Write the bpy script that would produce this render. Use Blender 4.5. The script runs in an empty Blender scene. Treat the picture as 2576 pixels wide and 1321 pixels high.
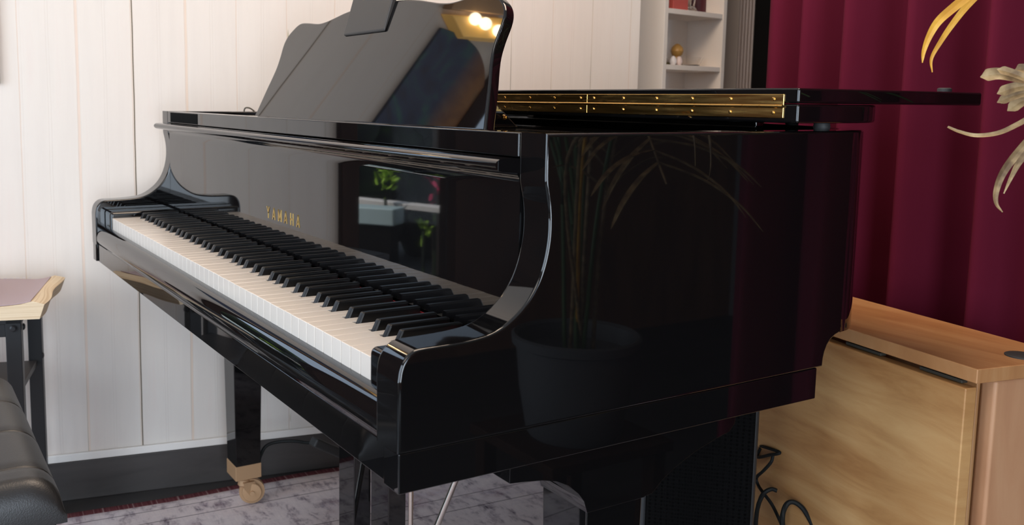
import bpy, bmesh, math, random
from mathutils import Vector, Matrix
random.seed(7)
C = bpy.context.scene.collection
S = bpy.context.scene
PI = math.pi

# ------------------------------------------------------------------ camera
CAM = Vector((2.0429, -0.4149, 0.9937))
YAW, PITCH, ROLL, FPX, PX, PY = -1.03918, -0.119223, 0.0117424, 2331.96, 1077.75, 532.05
def cam_axes():
    d = Vector((math.sin(YAW)*math.cos(PITCH), math.cos(YAW)*math.cos(PITCH), math.sin(PITCH)))
    r = Vector((math.cos(YAW), -math.sin(YAW), 0)); u = r.cross(d)
    c, s = math.cos(ROLL), math.sin(ROLL)
    return c*r+s*u, -s*r+c*u, d
RX, UX, DX = cam_axes()
cd = bpy.data.cameras.new('camera'); cam = bpy.data.objects.new('camera', cd); C.objects.link(cam)
cd.sensor_width = 36; cd.sensor_fit = 'HORIZONTAL'; cd.lens = FPX/2576*36
cd.shift_x = (1288-PX)/2576; cd.shift_y = -(660.5-PY)/2576
cd.clip_start = .02; cd.clip_end = 60
cd.dof.use_dof = True; cd.dof.focus_distance = 1.25; cd.dof.aperture_fstop = 10
m = Matrix((RX, UX, -DX)).transposed().to_4x4(); m.translation = CAM
cam.matrix_world = m; S.camera = cam
def at(px, py, t):                       # a point t metres from the lens (used to measure positions off the photograph)
    d = RX*((px-PX)/FPX)-UX*((py-PY)/FPX)+DX
    return CAM+d.normalized()*t

# ------------------------------------------------------------------ world, light, exposure
S.view_settings.view_transform = 'Standard'; S.view_settings.look = 'None'
S.view_settings.gamma = 1; S.view_settings.use_curve_mapping = False
S.view_settings.exposure = 0.0
w = bpy.data.worlds.new('sky'); S.world = w; w.use_nodes = True
bg = w.node_tree.nodes['Background']; bg.inputs[0].default_value = (.62, .78, 1, 1); bg.inputs[1].default_value = 2.6
def area(name, loc, target, sx, sy, power, col):
    l = bpy.data.lights.new(name, 'AREA'); l.shape = 'RECTANGLE'; l.size = sx; l.size_y = sy; l.energy = power; l.color = col
    o = bpy.data.objects.new(name, l); C.objects.link(o); o.location = loc
    o.rotation_euler = (Vector(target)-Vector(loc)).to_track_quat('-Z', 'Y').to_euler(); return o
area('daylight_front_window', (.9, -3.02, 1.15), (.9, 0, .95), 1.5, 1.9, 48, (.70, .85, 1))
area('added_fill_right', (2.9, -3.02, 1.15), (.6, .9, .5), .9, 1.9, 34, (.84, .92, 1))  # added daylight fill for the table leaf, through an added window
area('added_fill_side', (3.56, -.72, .80), (0, .1, .0), .9, 1.25, 42, (.78, .89, 1))  # added low daylight fill for the wall near the floor
area('added_fill_front_ceiling', (1.3, -1.5, 2.42), (.0, -.0, 0), 1.2, 1.2, 17, (1, .85, .72))  # added warm overhead fill to even out the room; no known lamp
area('added_fill_ceiling', (.95, .55, 2.42), (.45, .75, 0), .9, .9, 31, (1, .80, .62))  # added warm overhead fill for wall, keys and shelves; no known lamp

sl = bpy.data.lights.new('sun', 'SUN'); sl.energy = 9; sl.angle = .03; sl.color = (1, .97, .92)
so_ = bpy.data.objects.new('sun', sl); C.objects.link(so_); so_.rotation_euler = Vector((-.12, -.55, -.82)).to_track_quat('-Z', 'Y').to_euler(); so_.location = (-3, 2, 6)

# ------------------------------------------------------------------ materials
def mat(name, col=(.8,.8,.8), rough=.5, metal=0, spec=.5, **k):
    m = bpy.data.materials.new(name); m.use_nodes = True
    b = m.node_tree.nodes['Principled BSDF']
    b.inputs['Base Color'].default_value = (*col, 1); b.inputs['Roughness'].default_value = rough
    b.inputs['Metallic'].default_value = metal; b.inputs['Specular IOR Level'].default_value = spec
    for n, v in k.items(): b.inputs[n.replace('_', ' ')].default_value = v
    return m
class NT:
    def __init__(s, m): s.m = m; s.t = m.node_tree; s.b = s.t.nodes['Principled BSDF']
    def n(s, typ, **k):
        o = s.t.nodes.new(typ)
        for a, v in k.items(): setattr(o, a, v)
        return o
    def l(s, a, b): s.t.links.new(a, b)
    def coord(s, scale=(1,1,1), rot=(0,0,0), out='Object'):
        c = s.n('ShaderNodeTexCoord'); mp = s.n('ShaderNodeMapping')
        mp.inputs['Scale'].default_value = scale; mp.inputs['Rotation'].default_value = rot
        s.l(c.outputs[out], mp.inputs[0]); return mp.outputs[0]
    def noise(s, vec, scale, detail=4, rough=.5, dist=0):
        o = s.n('ShaderNodeTexNoise'); o.inputs['Scale'].default_value = scale; o.inputs['Detail'].default_value = detail
        o.inputs['Roughness'].default_value = rough; o.inputs['Distortion'].default_value = dist; s.l(vec, o.inputs['Vector']); return o.outputs['Fac']
    def ramp(s, fac, stops):
        o = s.n('ShaderNodeValToRGB'); e = o.color_ramp.elements
        while len(e) < len(stops): e.new(.5)
        for i, (p, c) in enumerate(stops): e[i].position = p; e[i].color = (*c, 1) if len(c) == 3 else c
        s.l(fac, o.inputs[0]); return o.outputs[0]
    def mix(s, fac, a, b, mode='MIX'):
        o = s.n('ShaderNodeMix', data_type='RGBA', blend_type=mode)
        for i, v in ((0, fac), (6, a), (7, b)):
            if hasattr(v, 'is_linked') or hasattr(v, 'links'): s.l(v, o.inputs[i])
            elif isinstance(v, (int, float)): o.inputs[i].default_value = v
            else: o.inputs[i].default_value = (*v, 1)
        return o.outputs[2]
    def bump(s, h, strength=.2, dist=.01):
        o = s.n('ShaderNodeBump'); o.inputs['Strength'].default_value = strength; o.inputs['Distance'].default_value = dist
        s.l(h, o.inputs['Height']); s.l(o.outputs[0], s.b.inputs['Normal']); return o

M = {}
M['lacquer'] = mat('black_lacquer', (.0035,.0033,.0035), .025, spec=.55)
M['satin'] = mat('satin_black', (.006,.006,.0065), .22, spec=.4)
M['felt_black'] = mat('black_felt', (.004,.004,.004), .9, spec=.1)
M['white_key'] = mat('white_key', (.64,.575,.51), .24)
M['black_key'] = mat('black_key', (.005,.0045,.0045), .3, spec=.4)
M['red_felt'] = mat('red_felt', (.5,.01,.02), .9)
M['gold'] = mat('gold_lettering', (.83,.58,.2), .35, 1)
mb = mat('brass', (.80,.50,.17), .24, 1); t = NT(mb); v = t.coord((3,60,60))
t.l(t.ramp(t.noise(v, 4), [(.35,(.16,.16,.16)),(.7,(.3,.3,.3))]), t.b.inputs['Roughness']); M['brass'] = mb
M['brass_satin'] = mat('caster_brass', (.50,.31,.17), .5, .35)
M['steel'] = mat('steel', (.6,.55,.5), .2, 1)
M['rubber'] = mat('rubber', (.03,.03,.03), .6)
M['dark_metal'] = mat('dark_metal', (.02,.02,.021), .38, .3)
M['glass'] = mat('clear_glass', (1,1,1), .02, Transmission_Weight=1, IOR=1.45)
# window pane: thin sheet
mg = bpy.data.materials.new('window_pane'); mg.use_nodes = True; nt = mg.node_tree; nt.nodes.clear()
o_ = nt.nodes.new('ShaderNodeOutputMaterial'); tr = nt.nodes.new('ShaderNodeBsdfTransparent'); gl = nt.nodes.new('ShaderNodeBsdfGlossy')
gl.inputs['Roughness'].default_value = .01; fr = nt.nodes.new('ShaderNodeFresnel'); fr.inputs[0].default_value = 1.18; mx = nt.nodes.new('ShaderNodeMixShader')
nt.links.new(fr.outputs[0], mx.inputs[0]); nt.links.new(tr.outputs[0], mx.inputs[1]); nt.links.new(gl.outputs[0], mx.inputs[2]); nt.links.new(mx.outputs[0], o_.inputs[0])
M['pane'] = mg

# painted plank wall: boards run up (local Z), pitch along local Y
mw = mat('white_painted_planks', (.80,.755,.70), .55, spec=.3); t = NT(mw)
v = t.coord((1,1,1)); sep = t.n('ShaderNodeSeparateXYZ'); t.l(v, sep.inputs[0])
wob = t.noise(t.coord((1,3,1.2)), 2.2, 3); wn = t.n('ShaderNodeMath', operation='MULTIPLY_ADD'); t.l(wob, wn.inputs[0]); wn.inputs[1].default_value = .006; t.l(sep.outputs[1], wn.inputs[2])
def groove(period, off, width):
    a = t.n('ShaderNodeMath', operation='ADD'); t.l(wn.outputs[0], a.inputs[0]); a.inputs[1].default_value = off
    b = t.n('ShaderNodeMath', operation='PINGPONG'); t.l(a.outputs[0], b.inputs[0]); b.inputs[1].default_value = period/2
    c = t.n('ShaderNodeMapRange'); t.l(b.outputs[0], c.inputs[0]); c.inputs[1].default_value = 0; c.inputs[2].default_value = width
    c.inputs[3].default_value = 1; c.inputs[4].default_value = 0; return c.outputs[0]
g1 = groove(.1257, -.014+1.257, .0016); g2 = groove(.1257, -.0755+1.257, .0010); g3 = groove(.1257, -.0815+1.257, .0010); g4 = groove(.1257, -.021+1.257, .0010)
gap = t.noise(t.coord((1,2.2,.9)), 1.6, 2)
dk = t.ramp(gap, [(.48,(.66,.51,.41)),(.56,(.52,.42,.31)),(.62,(.16,.13,.09))])
base = t.ramp(t.noise(t.coord((1,14,1.2)), 2.5, 6, .6), [(.3,(.685,.63,.578)),(.55,(.71,.655,.60)),(.8,(.70,.622,.572))])
pk = t.ramp(t.noise(t.coord((1,1.2,.5)), 1.1, 2), [(.45,(1,1,1)),(.7,(1,.94,.92))])
base = t.mix(1.0, base, pk, 'MULTIPLY')
def scale2(x, k):
    a = t.n('ShaderNodeMath', operation='MULTIPLY'); t.l(x, a.inputs[0]); a.inputs[1].default_value = k; return a.outputs[0]
c1 = t.mix(scale2(g1, .85), base, dk)
def scale_(x, k):
    a = t.n('ShaderNodeMath', operation='MULTIPLY'); t.l(x, a.inputs[0]); a.inputs[1].default_value = k; return a.outputs[0]
mx_ = t.n('ShaderNodeMath', operation='MAXIMUM'); t.l(g2, mx_.inputs[0]); t.l(g3, mx_.inputs[1])
def bandy(y0_, wd, thr0, thr1, ns):
    a = t.n('ShaderNodeMath', operation='SUBTRACT'); t.l(wn.outputs[0], a.inputs[0]); a.inputs[1].default_value = y0_
    b = t.n('ShaderNodeMath', operation='ABSOLUTE'); t.l(a.outputs[0], b.inputs[0])
    c_ = t.n('ShaderNodeMath', operation='LESS_THAN'); t.l(b.outputs[0], c_.inputs[0]); c_.inputs[1].default_value = wd
    n_ = t.n('ShaderNodeMapRange'); t.l(t.noise(t.coord((.01,.01,1)), ns, 2), n_.inputs[0]); n_.inputs[1].default_value = thr0; n_.inputs[2].default_value = thr1
    d_ = t.n('ShaderNodeMath', operation='MULTIPLY'); t.l(c_.outputs[0], d_.inputs[0]); t.l(n_.outputs[0], d_.inputs[1]); return d_.outputs[0]
c1 = t.mix(bandy(.014+.003, .0014, .32, .42, 2.2), c1, (.13,.10,.06))
c1 = t.mix(bandy(.014+.3771+.003, .0014, .50, .54, 6), c1, (.42,.38,.26))
c1 = t.mix(bandy(.014-.1257+.003, .0020, .2, .3, 2), c1, (.71,.58,.49))
c1 = t.mix(bandy(.014+.1257+.003, .0020, .2, .3, 2), c1, (.70,.57,.47))
c2 = t.mix(scale_(mx_.outputs[0], .13), c1, (.5,.42,.36)); t.l(c2, t.b.inputs['Base Color'])
mh = t.n('ShaderNodeMath', operation='MAXIMUM'); t.l(g1, mh.inputs[0]); t.l(mx_.outputs[0], mh.inputs[1])
mh2 = t.n('ShaderNodeMath', operation='MAXIMUM'); t.l(mh.outputs[0], mh2.inputs[0]); t.l(g4, mh2.inputs[1])
inv = t.n('ShaderNodeMath', operation='SUBTRACT'); inv.inputs[0].default_value = 1; t.l(mh2.outputs[0], inv.inputs[1])
gr = t.noise(t.coord((1,30,2)), 4, 5); ad = t.n('ShaderNodeMath', operation='MULTIPLY_ADD'); t.l(gr, ad.inputs[0]); ad.inputs[1].default_value = .18; t.l(inv.outputs[0], ad.inputs[2])
t.bump(ad.outputs[0], .22, .002); M['planks'] = mw

M['white_paint'] = mat('white_paint', (.80,.75,.70), .5)
M['plaster'] = mat('pale_plaster', (.62,.58,.54), .8)
M['ceiling'] = mat('ceiling_paint', (.75,.72,.68), .9)
M['grey_paint'] = mat('grey_paint', (.46,.41,.38), .6); M['dim_plaster'] = mat('dim_plaster', (.20,.185,.19), .8)
M['casing'] = mat('casing_paint', (.62,.54,.51), .5)
M['black_paint'] = mat('black_paint', (.006,.005,.0045), .9, spec=.1)
M['laminate'] = mat('white_laminate', (.90,.81,.73), .4)
def woodmat(name, cols, scale, rot=(0,0,0), rough=.4, bump=.05, sc=3):
    m = mat(name, cols[1], rough); t = NT(m); v = t.coord(scale, rot)
    n = t.noise(v, sc, 8, .62, .6); c = t.ramp(n, [(.28,cols[0]),(.5,cols[1]),(.72,cols[2])])
    n2 = t.noise(t.coord(tuple(a*.25 for a in scale), rot), sc, 3)
    c = t.mix(.35, c, t.ramp(n2, [(.35,cols[0]),(.65,cols[2])])); t.l(c, t.b.inputs['Base Color']); t.bump(n, bump, .002); return m
M['baseboard'] = woodmat('dark_stained_wood', [(.028,.023,.021),(.048,.041,.038),(.068,.058,.053)], (1,1.2,9), rough=.5)
M['floor'] = woodmat('dark_floor_boards', [(.02,.018,.018),(.038,.034,.034),(.055,.05,.048)], (8,1,1), rough=.42)
M['beech_leaf'] = woodmat('beech_leaf', [(.32,.135,.042),(.51,.27,.10),(.64,.385,.165)], (1.1,1.1,7), (0,.10,0), .42, .04, 4.2)
M['beech_top'] = woodmat('beech_top', [(.33,.135,.048),(.46,.22,.085),(.56,.31,.14)], (1.2,9,1), (0,0,.2), .4, .04, 4)
M['beech_end'] = woodmat('beech_end', [(.42,.20,.10),(.52,.27,.14),(.58,.33,.18)], (6,6,1), (0,0,0), .45)
M['brown_wood'] = woodmat('brown_panel_wood', [(.016,.006,.003),(.032,.012,.006),(.048,.019,.010)], (5,5,1), rough=.7); M['brown_wood'].node_tree.nodes['Principled BSDF'].inputs['Specular IOR Level'].default_value = .1
M['door_wood'] = woodmat('brown_door_wood', [(.15,.055,.022),(.25,.10,.045),(.34,.15,.07)], (5,5,1), rough=.5)

# ------------------------------------------------------------------ mesh helpers
def tag(o, label=None, cat=None, group=None, kind=None):
    if label: o['label'] = label
    if cat: o['category'] = cat
    if group: o['group'] = group
    if kind: o['kind'] = kind
    return o
def thing(name, label, cat, loc=(0,0,0), group=None, rotz=0):
    o = bpy.data.objects.new(name, None); C.objects.link(o); o.location = loc; o.rotation_euler = (0,0,rotz); o.empty_display_size = .05
    return tag(o, label, cat, group)
def wm(o):
    mm = Matrix.LocRotScale(o.location, o.rotation_euler, o.scale)
    return wm(o.parent) @ o.matrix_parent_inverse @ mm if o.parent else mm
def obj(name, bm, m, parent=None, bevel=0, seg=3, ang=32, local=False):
    me = bpy.data.meshes.new(name); bmesh.ops.recalc_face_normals(bm, faces=bm.faces); bm.to_mesh(me); bm.free()
    me.materials.append(m); me.shade_smooth(); me.set_sharp_from_angle(angle=math.radians(ang))
    o = bpy.data.objects.new(name, me); C.objects.link(o)
    if parent:
        o.parent = parent
        if not local: o.matrix_parent_inverse = wm(parent).inverted()
    if bevel:
        b = o.modifiers.new('bevel', 'BEVEL'); b.width = bevel; b.segments = seg; b.limit_method = 'ANGLE'; b.angle_limit = math.radians(ang); b.harden_normals = False
        wn_ = o.modifiers.new('wn', 'WEIGHTED_NORMAL'); wn_.weight = 100; wn_.keep_sharp = False
    return o
def BM(): return bmesh.new()
def box(bm, x0, x1, y0, y1, z0, z1, mt=None):
    vs = [bm.verts.new(p) for p in ((x0,y0,z0),(x1,y0,z0),(x1,y1,z0),(x0,y1,z0),(x0,y0,z1),(x1,y0,z1),(x1,y1,z1),(x0,y1,z1))]
    for f in ((0,3,2,1),(4,5,6,7),(0,1,5,4),(1,2,6,5),(2,3,7,6),(3,0,4,7)): bm.faces.new([vs[i] for i in f])
    if mt is not None:
        for v_ in vs: v_.co = mt @ v_.co
    return bm
def bx(*a, **k): return box(BM(), *a, **k)
def prism(bm, poly, axis, a, b, mt=None):
    def P(p, h): return {'x': (h,p[0],p[1]), 'y': (p[0],h,p[1]), 'z': (p[0],p[1],h)}[axis]
    A = [bm.verts.new(P(p,a)) for p in poly]; B = [bm.verts.new(P(p,b)) for p in poly]; n = len(poly)
    bm.faces.new(A[::-1]); bm.faces.new(B)
    for i in range(n): bm.faces.new([A[i], A[(i+1)%n], B[(i+1)%n], B[i]])
    if mt is not None:
        for v_ in A+B: v_.co = mt @ v_.co
    return bm
def tube(bm, pts, r, n=8, cap=True):
    pts = [Vector(p) for p in pts]; rings = []
    rr = r if isinstance(r, (list, tuple)) else [r]*len(pts)
    up = Vector((0,0,1))
    for i, p in enumerate(pts):
        d = (pts[min(i+1,len(pts)-1)]-pts[max(i-1,0)]).normalized()
        a = d.cross(up)
        if a.length < .15: a = d.cross(Vector((1,0,0)))
        a.normalize(); b = a.cross(d)
        rings.append([bm.verts.new(p+(a*math.cos(2*PI*k/n)+b*math.sin(2*PI*k/n))*rr[i]) for k in range(n)])
    for A, B in zip(rings, rings[1:]):
        for k in range(n): bm.faces.new([A[k], A[(k+1)%n], B[(k+1)%n], B[k]])
    if cap: bm.faces.new(rings[0][::-1]); bm.faces.new(rings[-1])
    return bm
def lathe(bm, prof, c=(0,0,0), n=32, mt=None):
    rings = []; new = []
    for r, z in prof:
        ring = [bm.verts.new((c[0]+r*math.cos(2*PI*k/n), c[1]+r*math.sin(2*PI*k/n), c[2]+z)) for k in range(n)]; rings.append(ring); new += ring
    for A, B in zip(rings, rings[1:]):
        for k in range(n): bm.faces.new([A[k], A[(k+1)%n], B[(k+1)%n], B[k]])
    bm.faces.new(rings[0][::-1]); bm.faces.new(rings[-1])
    if mt is not None:
        for v_ in new: v_.co = mt @ v_.co
    return bm
def spline(pts, n=8):
    pts = [Vector(p) for p in pts]; out = []
    P = [pts[0]*2-pts[1]]+pts+[pts[-1]*2-pts[-2]]
    for i in range(1, len(P)-2):
        for k in range(n):
            u = k/n; a, b, c, d = P[i-1], P[i], P[i+1], P[i+2]
            out.append(.5*((2*b)+(c-a)*u+(2*a-5*b+4*c-d)*u*u+(3*b-a-3*c+d)*u**3))
    out.append(pts[-1]); return out
def frame(origin, ang):                    # local frame rotated about Z
    return Matrix.Translation(origin) @ Matrix.Rotation(ang, 4, 'Z')

# ------------------------------------------------------------------ the room
def struct(name, bm, m, bevel=0, label=None):
    return tag(obj(name, bm, m, None, bevel), label, kind='structure')
WA = -math.radians(10.5)                   # the plank wall runs 10.5 degrees off the piano's side
WL = Vector((-.262, .098, 0))
LM = frame(WL, WA)                         # local +Y runs along the wall, local +X into the room
def wl(x, s, z): return LM @ Vector((x, s, z))
def wobj(name, bm, m, kind=True, bevel=0, parent=None):
    """mesh given in wall-left coordinates"""
    o = obj(name, bm, m, parent, bevel, local=True)
    if parent is None: o.location = WL; o.rotation_euler = (0,0,WA)
    if kind: o['kind'] = 'structure'
    return o
H = 2.5
pl_ = [wl(-.06,-3.4,0), wl(-.06,1.40,0), Vector((-.80,1.47,0)), Vector((-.80,3.7,0)), Vector((4.4,3.7,0)), Vector((4.4,-3.3,0))]
pl_ = [(p.x,p.y) for p in pl_]
struct('floor', prism(BM(), pl_, 'z', -.05, 0), M['floor'])
struct('ceiling', prism(BM(), pl_, 'z', H, H+.05), M['ceiling'])
struct('wall_alcove_left', bx(-.80, -.75, 1.45, 3.7, 0, H), M['white_paint'])
struct('wall_alcove_front', bx(-.80, -.07, 1.43, 1.47, 0, H), M['white_paint'])
# plank wall: from the window to the alcove
bm = BM(); box(bm, -.06, -.012, -.53, 1.425, 0, H)
box(bm, -.06, -.012, -1.04, -.53, 1.78, H); box(bm, -.06, -.012, -1.04, -.53, 0, .25)
wobj('wall_left', bm, M['planks'])
wobj('baseboard_left', box(BM(), -.012, 0, -.53, 1.425, 0, .098), M['baseboard'], bevel=.002)
wobj('trim_1', box(BM(), -.012, -.002, -.53, 1.425, .098, .118), M['white_paint'], bevel=.003)
# window on the plank wall's near end, dark brown casing, garden behind
bm = BM()
box(bm, -.07, .01, -.59, -.53, .25, 1.78); box(bm, -.07, .01, -1.04, -.97, .25, 1.78); box(bm, -.07, .01, -.97, -.59, 1.71, 1.78); box(bm, -.07, .01, -.97, -.59, .25, .32)
win = wobj('window_1', bm, M['brown_wood'], bevel=.003)
pn = obj('pane', box(BM(), -.036, -.032, -.97, -.59, .32, 1.71), M['pane'], win, local=True)
# beyond the window the wall is panelled in brown wood
wobj('wall_panelled', box(BM(), -.06, -.0, -3.2, -1.04, 0, H), M['brown_wood'])
# the far walls
bm = BM(); box(bm, -1.0, 2.0, 0, .06, 0, H)
wb = struct('wall_back', bm, M['grey_paint']); BA = math.radians(41.7); wb.location = (-.35, 2.27, 0); wb.rotation_euler = (0,0,BA)
bm = BM(); box(bm, -1.7, 2.6, 0, .06, 0, H)
struct('wall_alcove', bm, M['white_paint']).location = (-1.0, 3.6, 0)
wf = BM()
box(wf, -.92, .1, -3.2, -3.1, 0, H); box(wf, 1.7, 2.4, -3.2, -3.1, 0, H); box(wf, 3.4, 4.4, -3.2, -3.1, 0, H); box(wf, 2.4, 3.4, -3.2, -3.1, 0, .15); box(wf, 2.4, 3.4, -3.2, -3.1, 2.15, H); box(wf, .1, 1.7, -3.2, -3.1, 0, .15); box(wf, .1, 1.7, -3.2, -3.1, 2.15, H)
struct('wall_front', wf, M['plaster'])
wf = BM(); 
for a in ((.1,.16,.15,2.15),(1.64,1.7,.15,2.15),(.16,1.64,.15,.21),(.16,1.64,2.09,2.15),(.87,.93,.21,2.09)): box(wf, a[0], a[1], -3.14, -3.06, a[2], a[3])
w2 = struct('window_2', wf, M['white_paint'], .003)
wf = BM()
for a in ((2.4,2.46,.15,2.15),(3.34,3.4,.15,2.15),(2.46,3.34,.15,.21),(2.46,3.34,2.09,2.15)): box(wf, a[0], a[1], -3.14, -3.06, a[2], a[3])
struct('fill_window_3', wf, M['white_paint'], .003)  # added window frame, put in for the right-hand fill light
bm = BM(); box(bm, 3.6, 3.7, -3.2, -1.22, 0, H); box(bm, 3.6, 3.7, -.22, 4.0, 0, H); box(bm, 3.6, 3.7, -1.22, -.22, 0, .15); box(bm, 3.6, 3.7, -1.22, -.22, 2.1, H)
struct('wall_right', bm, M['door_wood'])
bm = BM()
for a in ((-1.22,-1.16,.15,2.1),(-.28,-.22,.15,2.1),(-1.16,-.28,.15,.21),(-1.16,-.28,1.40,1.46),(-1.16,-.28,2.04,2.1)): box(bm, 3.58, 3.66, a[0], a[1], a[2], a[3])
struct('fill_window_4', bm, M['white_paint'], .003)  # added window frame, put in for the low side fill light
bm = BM(); box(bm, 3.55, 3.6, -.1, .8, 0, 2.05)
for z0, z1 in ((.15,.95),(1.1,1.9)): box(bm, 3.535, 3.55, .02, .68, z0, z1)
struct('door_1', bm, M['door_wood'], .004)
struct('wall_far', bx(1.2, 3.6, 3.0, 3.06, 0, H), M['dim_plaster'])
# ribbed casing and black post between the alcove and the curtain
TB = Matrix.Translation((-.35, 2.27, 0)) @ Matrix.Rotation(BA, 4, 'Z')
def on_back(px):                            # local x on the back wall under a photograph column (y = 110)
    d = at(px, 110, 1)-CAM; inv_ = TB.inverted(); a = inv_ @ CAM; b = inv_ @ (CAM+d); k = -a.y/(b.y-a.y); return a.x+(b.x-a.x)*k
xa, xb, xc = on_back(1856), on_back(1896), on_back(1935)
bm = BM(); k_ = 5
prof = []
for i in range(k_):
    for j in range(9):
        a = PI*j/8; u = xa+(xb-xa)*(i+.5-.47*math.cos(a))/k_; prof.append((u, -.006-.016*math.sin(a)))
prism(bm, [(xa,0.0)]+prof+[(xb,0.0)], 'z', 0, H, TB); struct('trim_2', bm, M['casing'])
struct('trim_3', box(BM(), xb, xc+.02, -.05, 0, 0, H, TB), M['black_paint'])

# ------------------------------------------------------------------ garden seen through the left window
gm = mat('hedge_leaves', (.06,.13,.03), .8); t = NT(gm); t.l(t.ramp(t.noise(t.coord(), 9, 6), [(.45,(.004,.008,.003)),(.62,(.03,.06,.015)),(.75,(.22,.34,.06))]), t.b.inputs['Base Color']); M['hedge'] = gm
pm = M['white_paint']
def gbox(name, label, cat, s0, s1, x0, x1, z0, z1, m, group=None):
    o = obj(name, box(BM(), x0, x1, s0, s1, z0, z1), m, bevel=.004); o.location = WL; o.rotation_euler = (0,0,WA); return tag(o, label, cat, group)
gr_ = obj('garden_ground', box(BM(), -5, -.07, -6, .6, -.12, -.06), mat('paving', (.05,.05,.045), .8)); gr_.location = WL; gr_.rotation_euler = (0,0,WA); tag(gr_, kind='structure')
bm = BM()
for i in range(40):
    px_, py_, pz_ = -2.6+random.uniform(-.3,.3), -4.6+i*.115, random.uniform(.1,1.3)
    mt = Matrix.Translation((px_,py_,pz_)) @ Matrix.Diagonal((random.uniform(.2,.4),random.uniform(.2,.45),random.uniform(.25,.5),1))
    bmesh.ops.create_icosphere(bm, subdivisions=3, radius=1, matrix=mt)
for v_ in bm.verts: v_.co += Vector((random.uniform(-.02,.02),random.uniform(-.02,.02),random.uniform(-.02,.02)))
o = obj('hedge', bm, gm, ang=180); o.location = WL; o.rotation_euler = (0,0,WA); tag(o, 'dark green garden hedge beyond the brown framed window', 'hedge')
def beam_(a, b, w_, z0, z1):
    a, b = Vector(a), Vector(b); d = (b-a); L_ = d.length; mt = Matrix.Translation((a.x,a.y,0)) @ Matrix.Rotation(math.atan2(d.y,d.x),4,'Z'); return box(BM(), 0, L_, 0, w_, z0, z1, mt)
o = thing('garden_rail', 'long white rail on dark posts outside the brown framed window', 'rail', (-1.8,-1.45,0))
obj('rail', beam_((-2.7,-1.13), (-1.2,-1.656), -.08, .474, .5), pm, o, .003)
for f_ in (.05, .5, .95): 
    p = Vector((-2.7,-1.13,0)).lerp(Vector((-1.2,-1.656,0)), f_); obj('post', bx(p.x-.02,p.x+.02,p.y-.05,p.y-.01,-.1,.474), M['black_paint'], o)
o = thing('garden_chest', 'pale blue grey chest on a dark stand outside the brown framed window', 'chest', (-1.8,-1.2,0))
obj('chest', beam_((-1.92,-1.05), (-1.615,-1.27), -.12, .425, .505), mat('pale_chest', (.42,.52,.52), .6), o, .008)
obj('stand', beam_((-1.90,-1.08), (-1.64,-1.27), -.09, -.1, .425), M['black_paint'], o)
def shrub(name, label, c, rad, m, n_, seed):
    rd = random.Random(seed); bm = BM()
    for k in range(n_):
        p = Vector(c)+Vector((rd.gauss(0,1)*rad[0], rd.gauss(0,1)*rad[1], rd.gauss(0,1)*rad[2])); d = Vector((rd.gauss(0,1),rd.gauss(0,1),rd.uniform(.3,1.5))).normalized()*rd.uniform(.03,.06)
        blade(bm, [p, p+d*.5, p+d], .018, Vector((rd.gauss(0,1),rd.gauss(0,1),rd.gauss(0,1))).normalized(), .2, 2)
    s_ = thing(name, label, 'shrub', (c[0],c[1],-.06)); obj('leaves', bm, m, s_); obj('stem', tube(BM(), [(c[0],c[1],-.1),c], .008, 8), M['hedge'], s_)
GARDEN_SHRUBS = True
bm = BM(); tube(bm, [wl(-1.4,-2.2,-.05), wl(-1.4,-2.2,2.3)], .07, 12)
tag(obj('tree_trunk', bm, mat('bark', (.03,.02,.015), .9)), 'dark tree trunk standing outside the brown framed window', 'tree')

# ------------------------------------------------------------------ PIANO
KZ = .735
XO, XI, BO, BI = 1.3277, 1.282, -.1027, -.057
piano = thing('grand_piano', 'glossy black baby grand piano with open keyboard and raised music desk', 'piano', (.6125, .55, 0))
G = M['lacquer']
arc = [(-.023,.671),(-.0235,.738),(-.0215,.750),(-.017,.759),(-.0095,.7655),(-.001,.7677),(.012,.768),(.03,.7683),(.048,.769),(.063,.7703),(.076,.7723),
       (.088,.7762),(.098,.7815),(.108,.7885),(.117,.7965),(.1255,.807),(.1325,.819),(.138,.833),(.1418,.848),(.1438,.863),(.144,.878),(.1428,.892),(.1405,.904),(.1385,.914),(.138,.922),(.138,.963)]
ogee = [(.605,.963),(.605,.712),(.596,.7085),(.588,.704),(.5825,.698),(.5785,.690),(.5765,.682),(.5755,.671)]
def resample(pts, step):
    P = [Vector((a, b, 0)) for a, b in pts]; out = [P[0]]; acc = 0
    for a, b in zip(P, P[1:]):
        L_ = (b-a).length; d_ = step-acc
        while d_ <= L_: out.append(a.lerp(b, d_/L_)); d_ += step
        acc = L_-(d_-step)
    if (out[-1]-P[-1]).length < step*.4: out.pop()
    return [(p.x, p.y) for p in out+[P[-1]]]
cv = spline([(a, b, 0) for a, b in arc[1:-1]], 6)
arc = [arc[0]]+resample([(p.x, p.y) for p in cv], .0022)+[arc[-1]]
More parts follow.
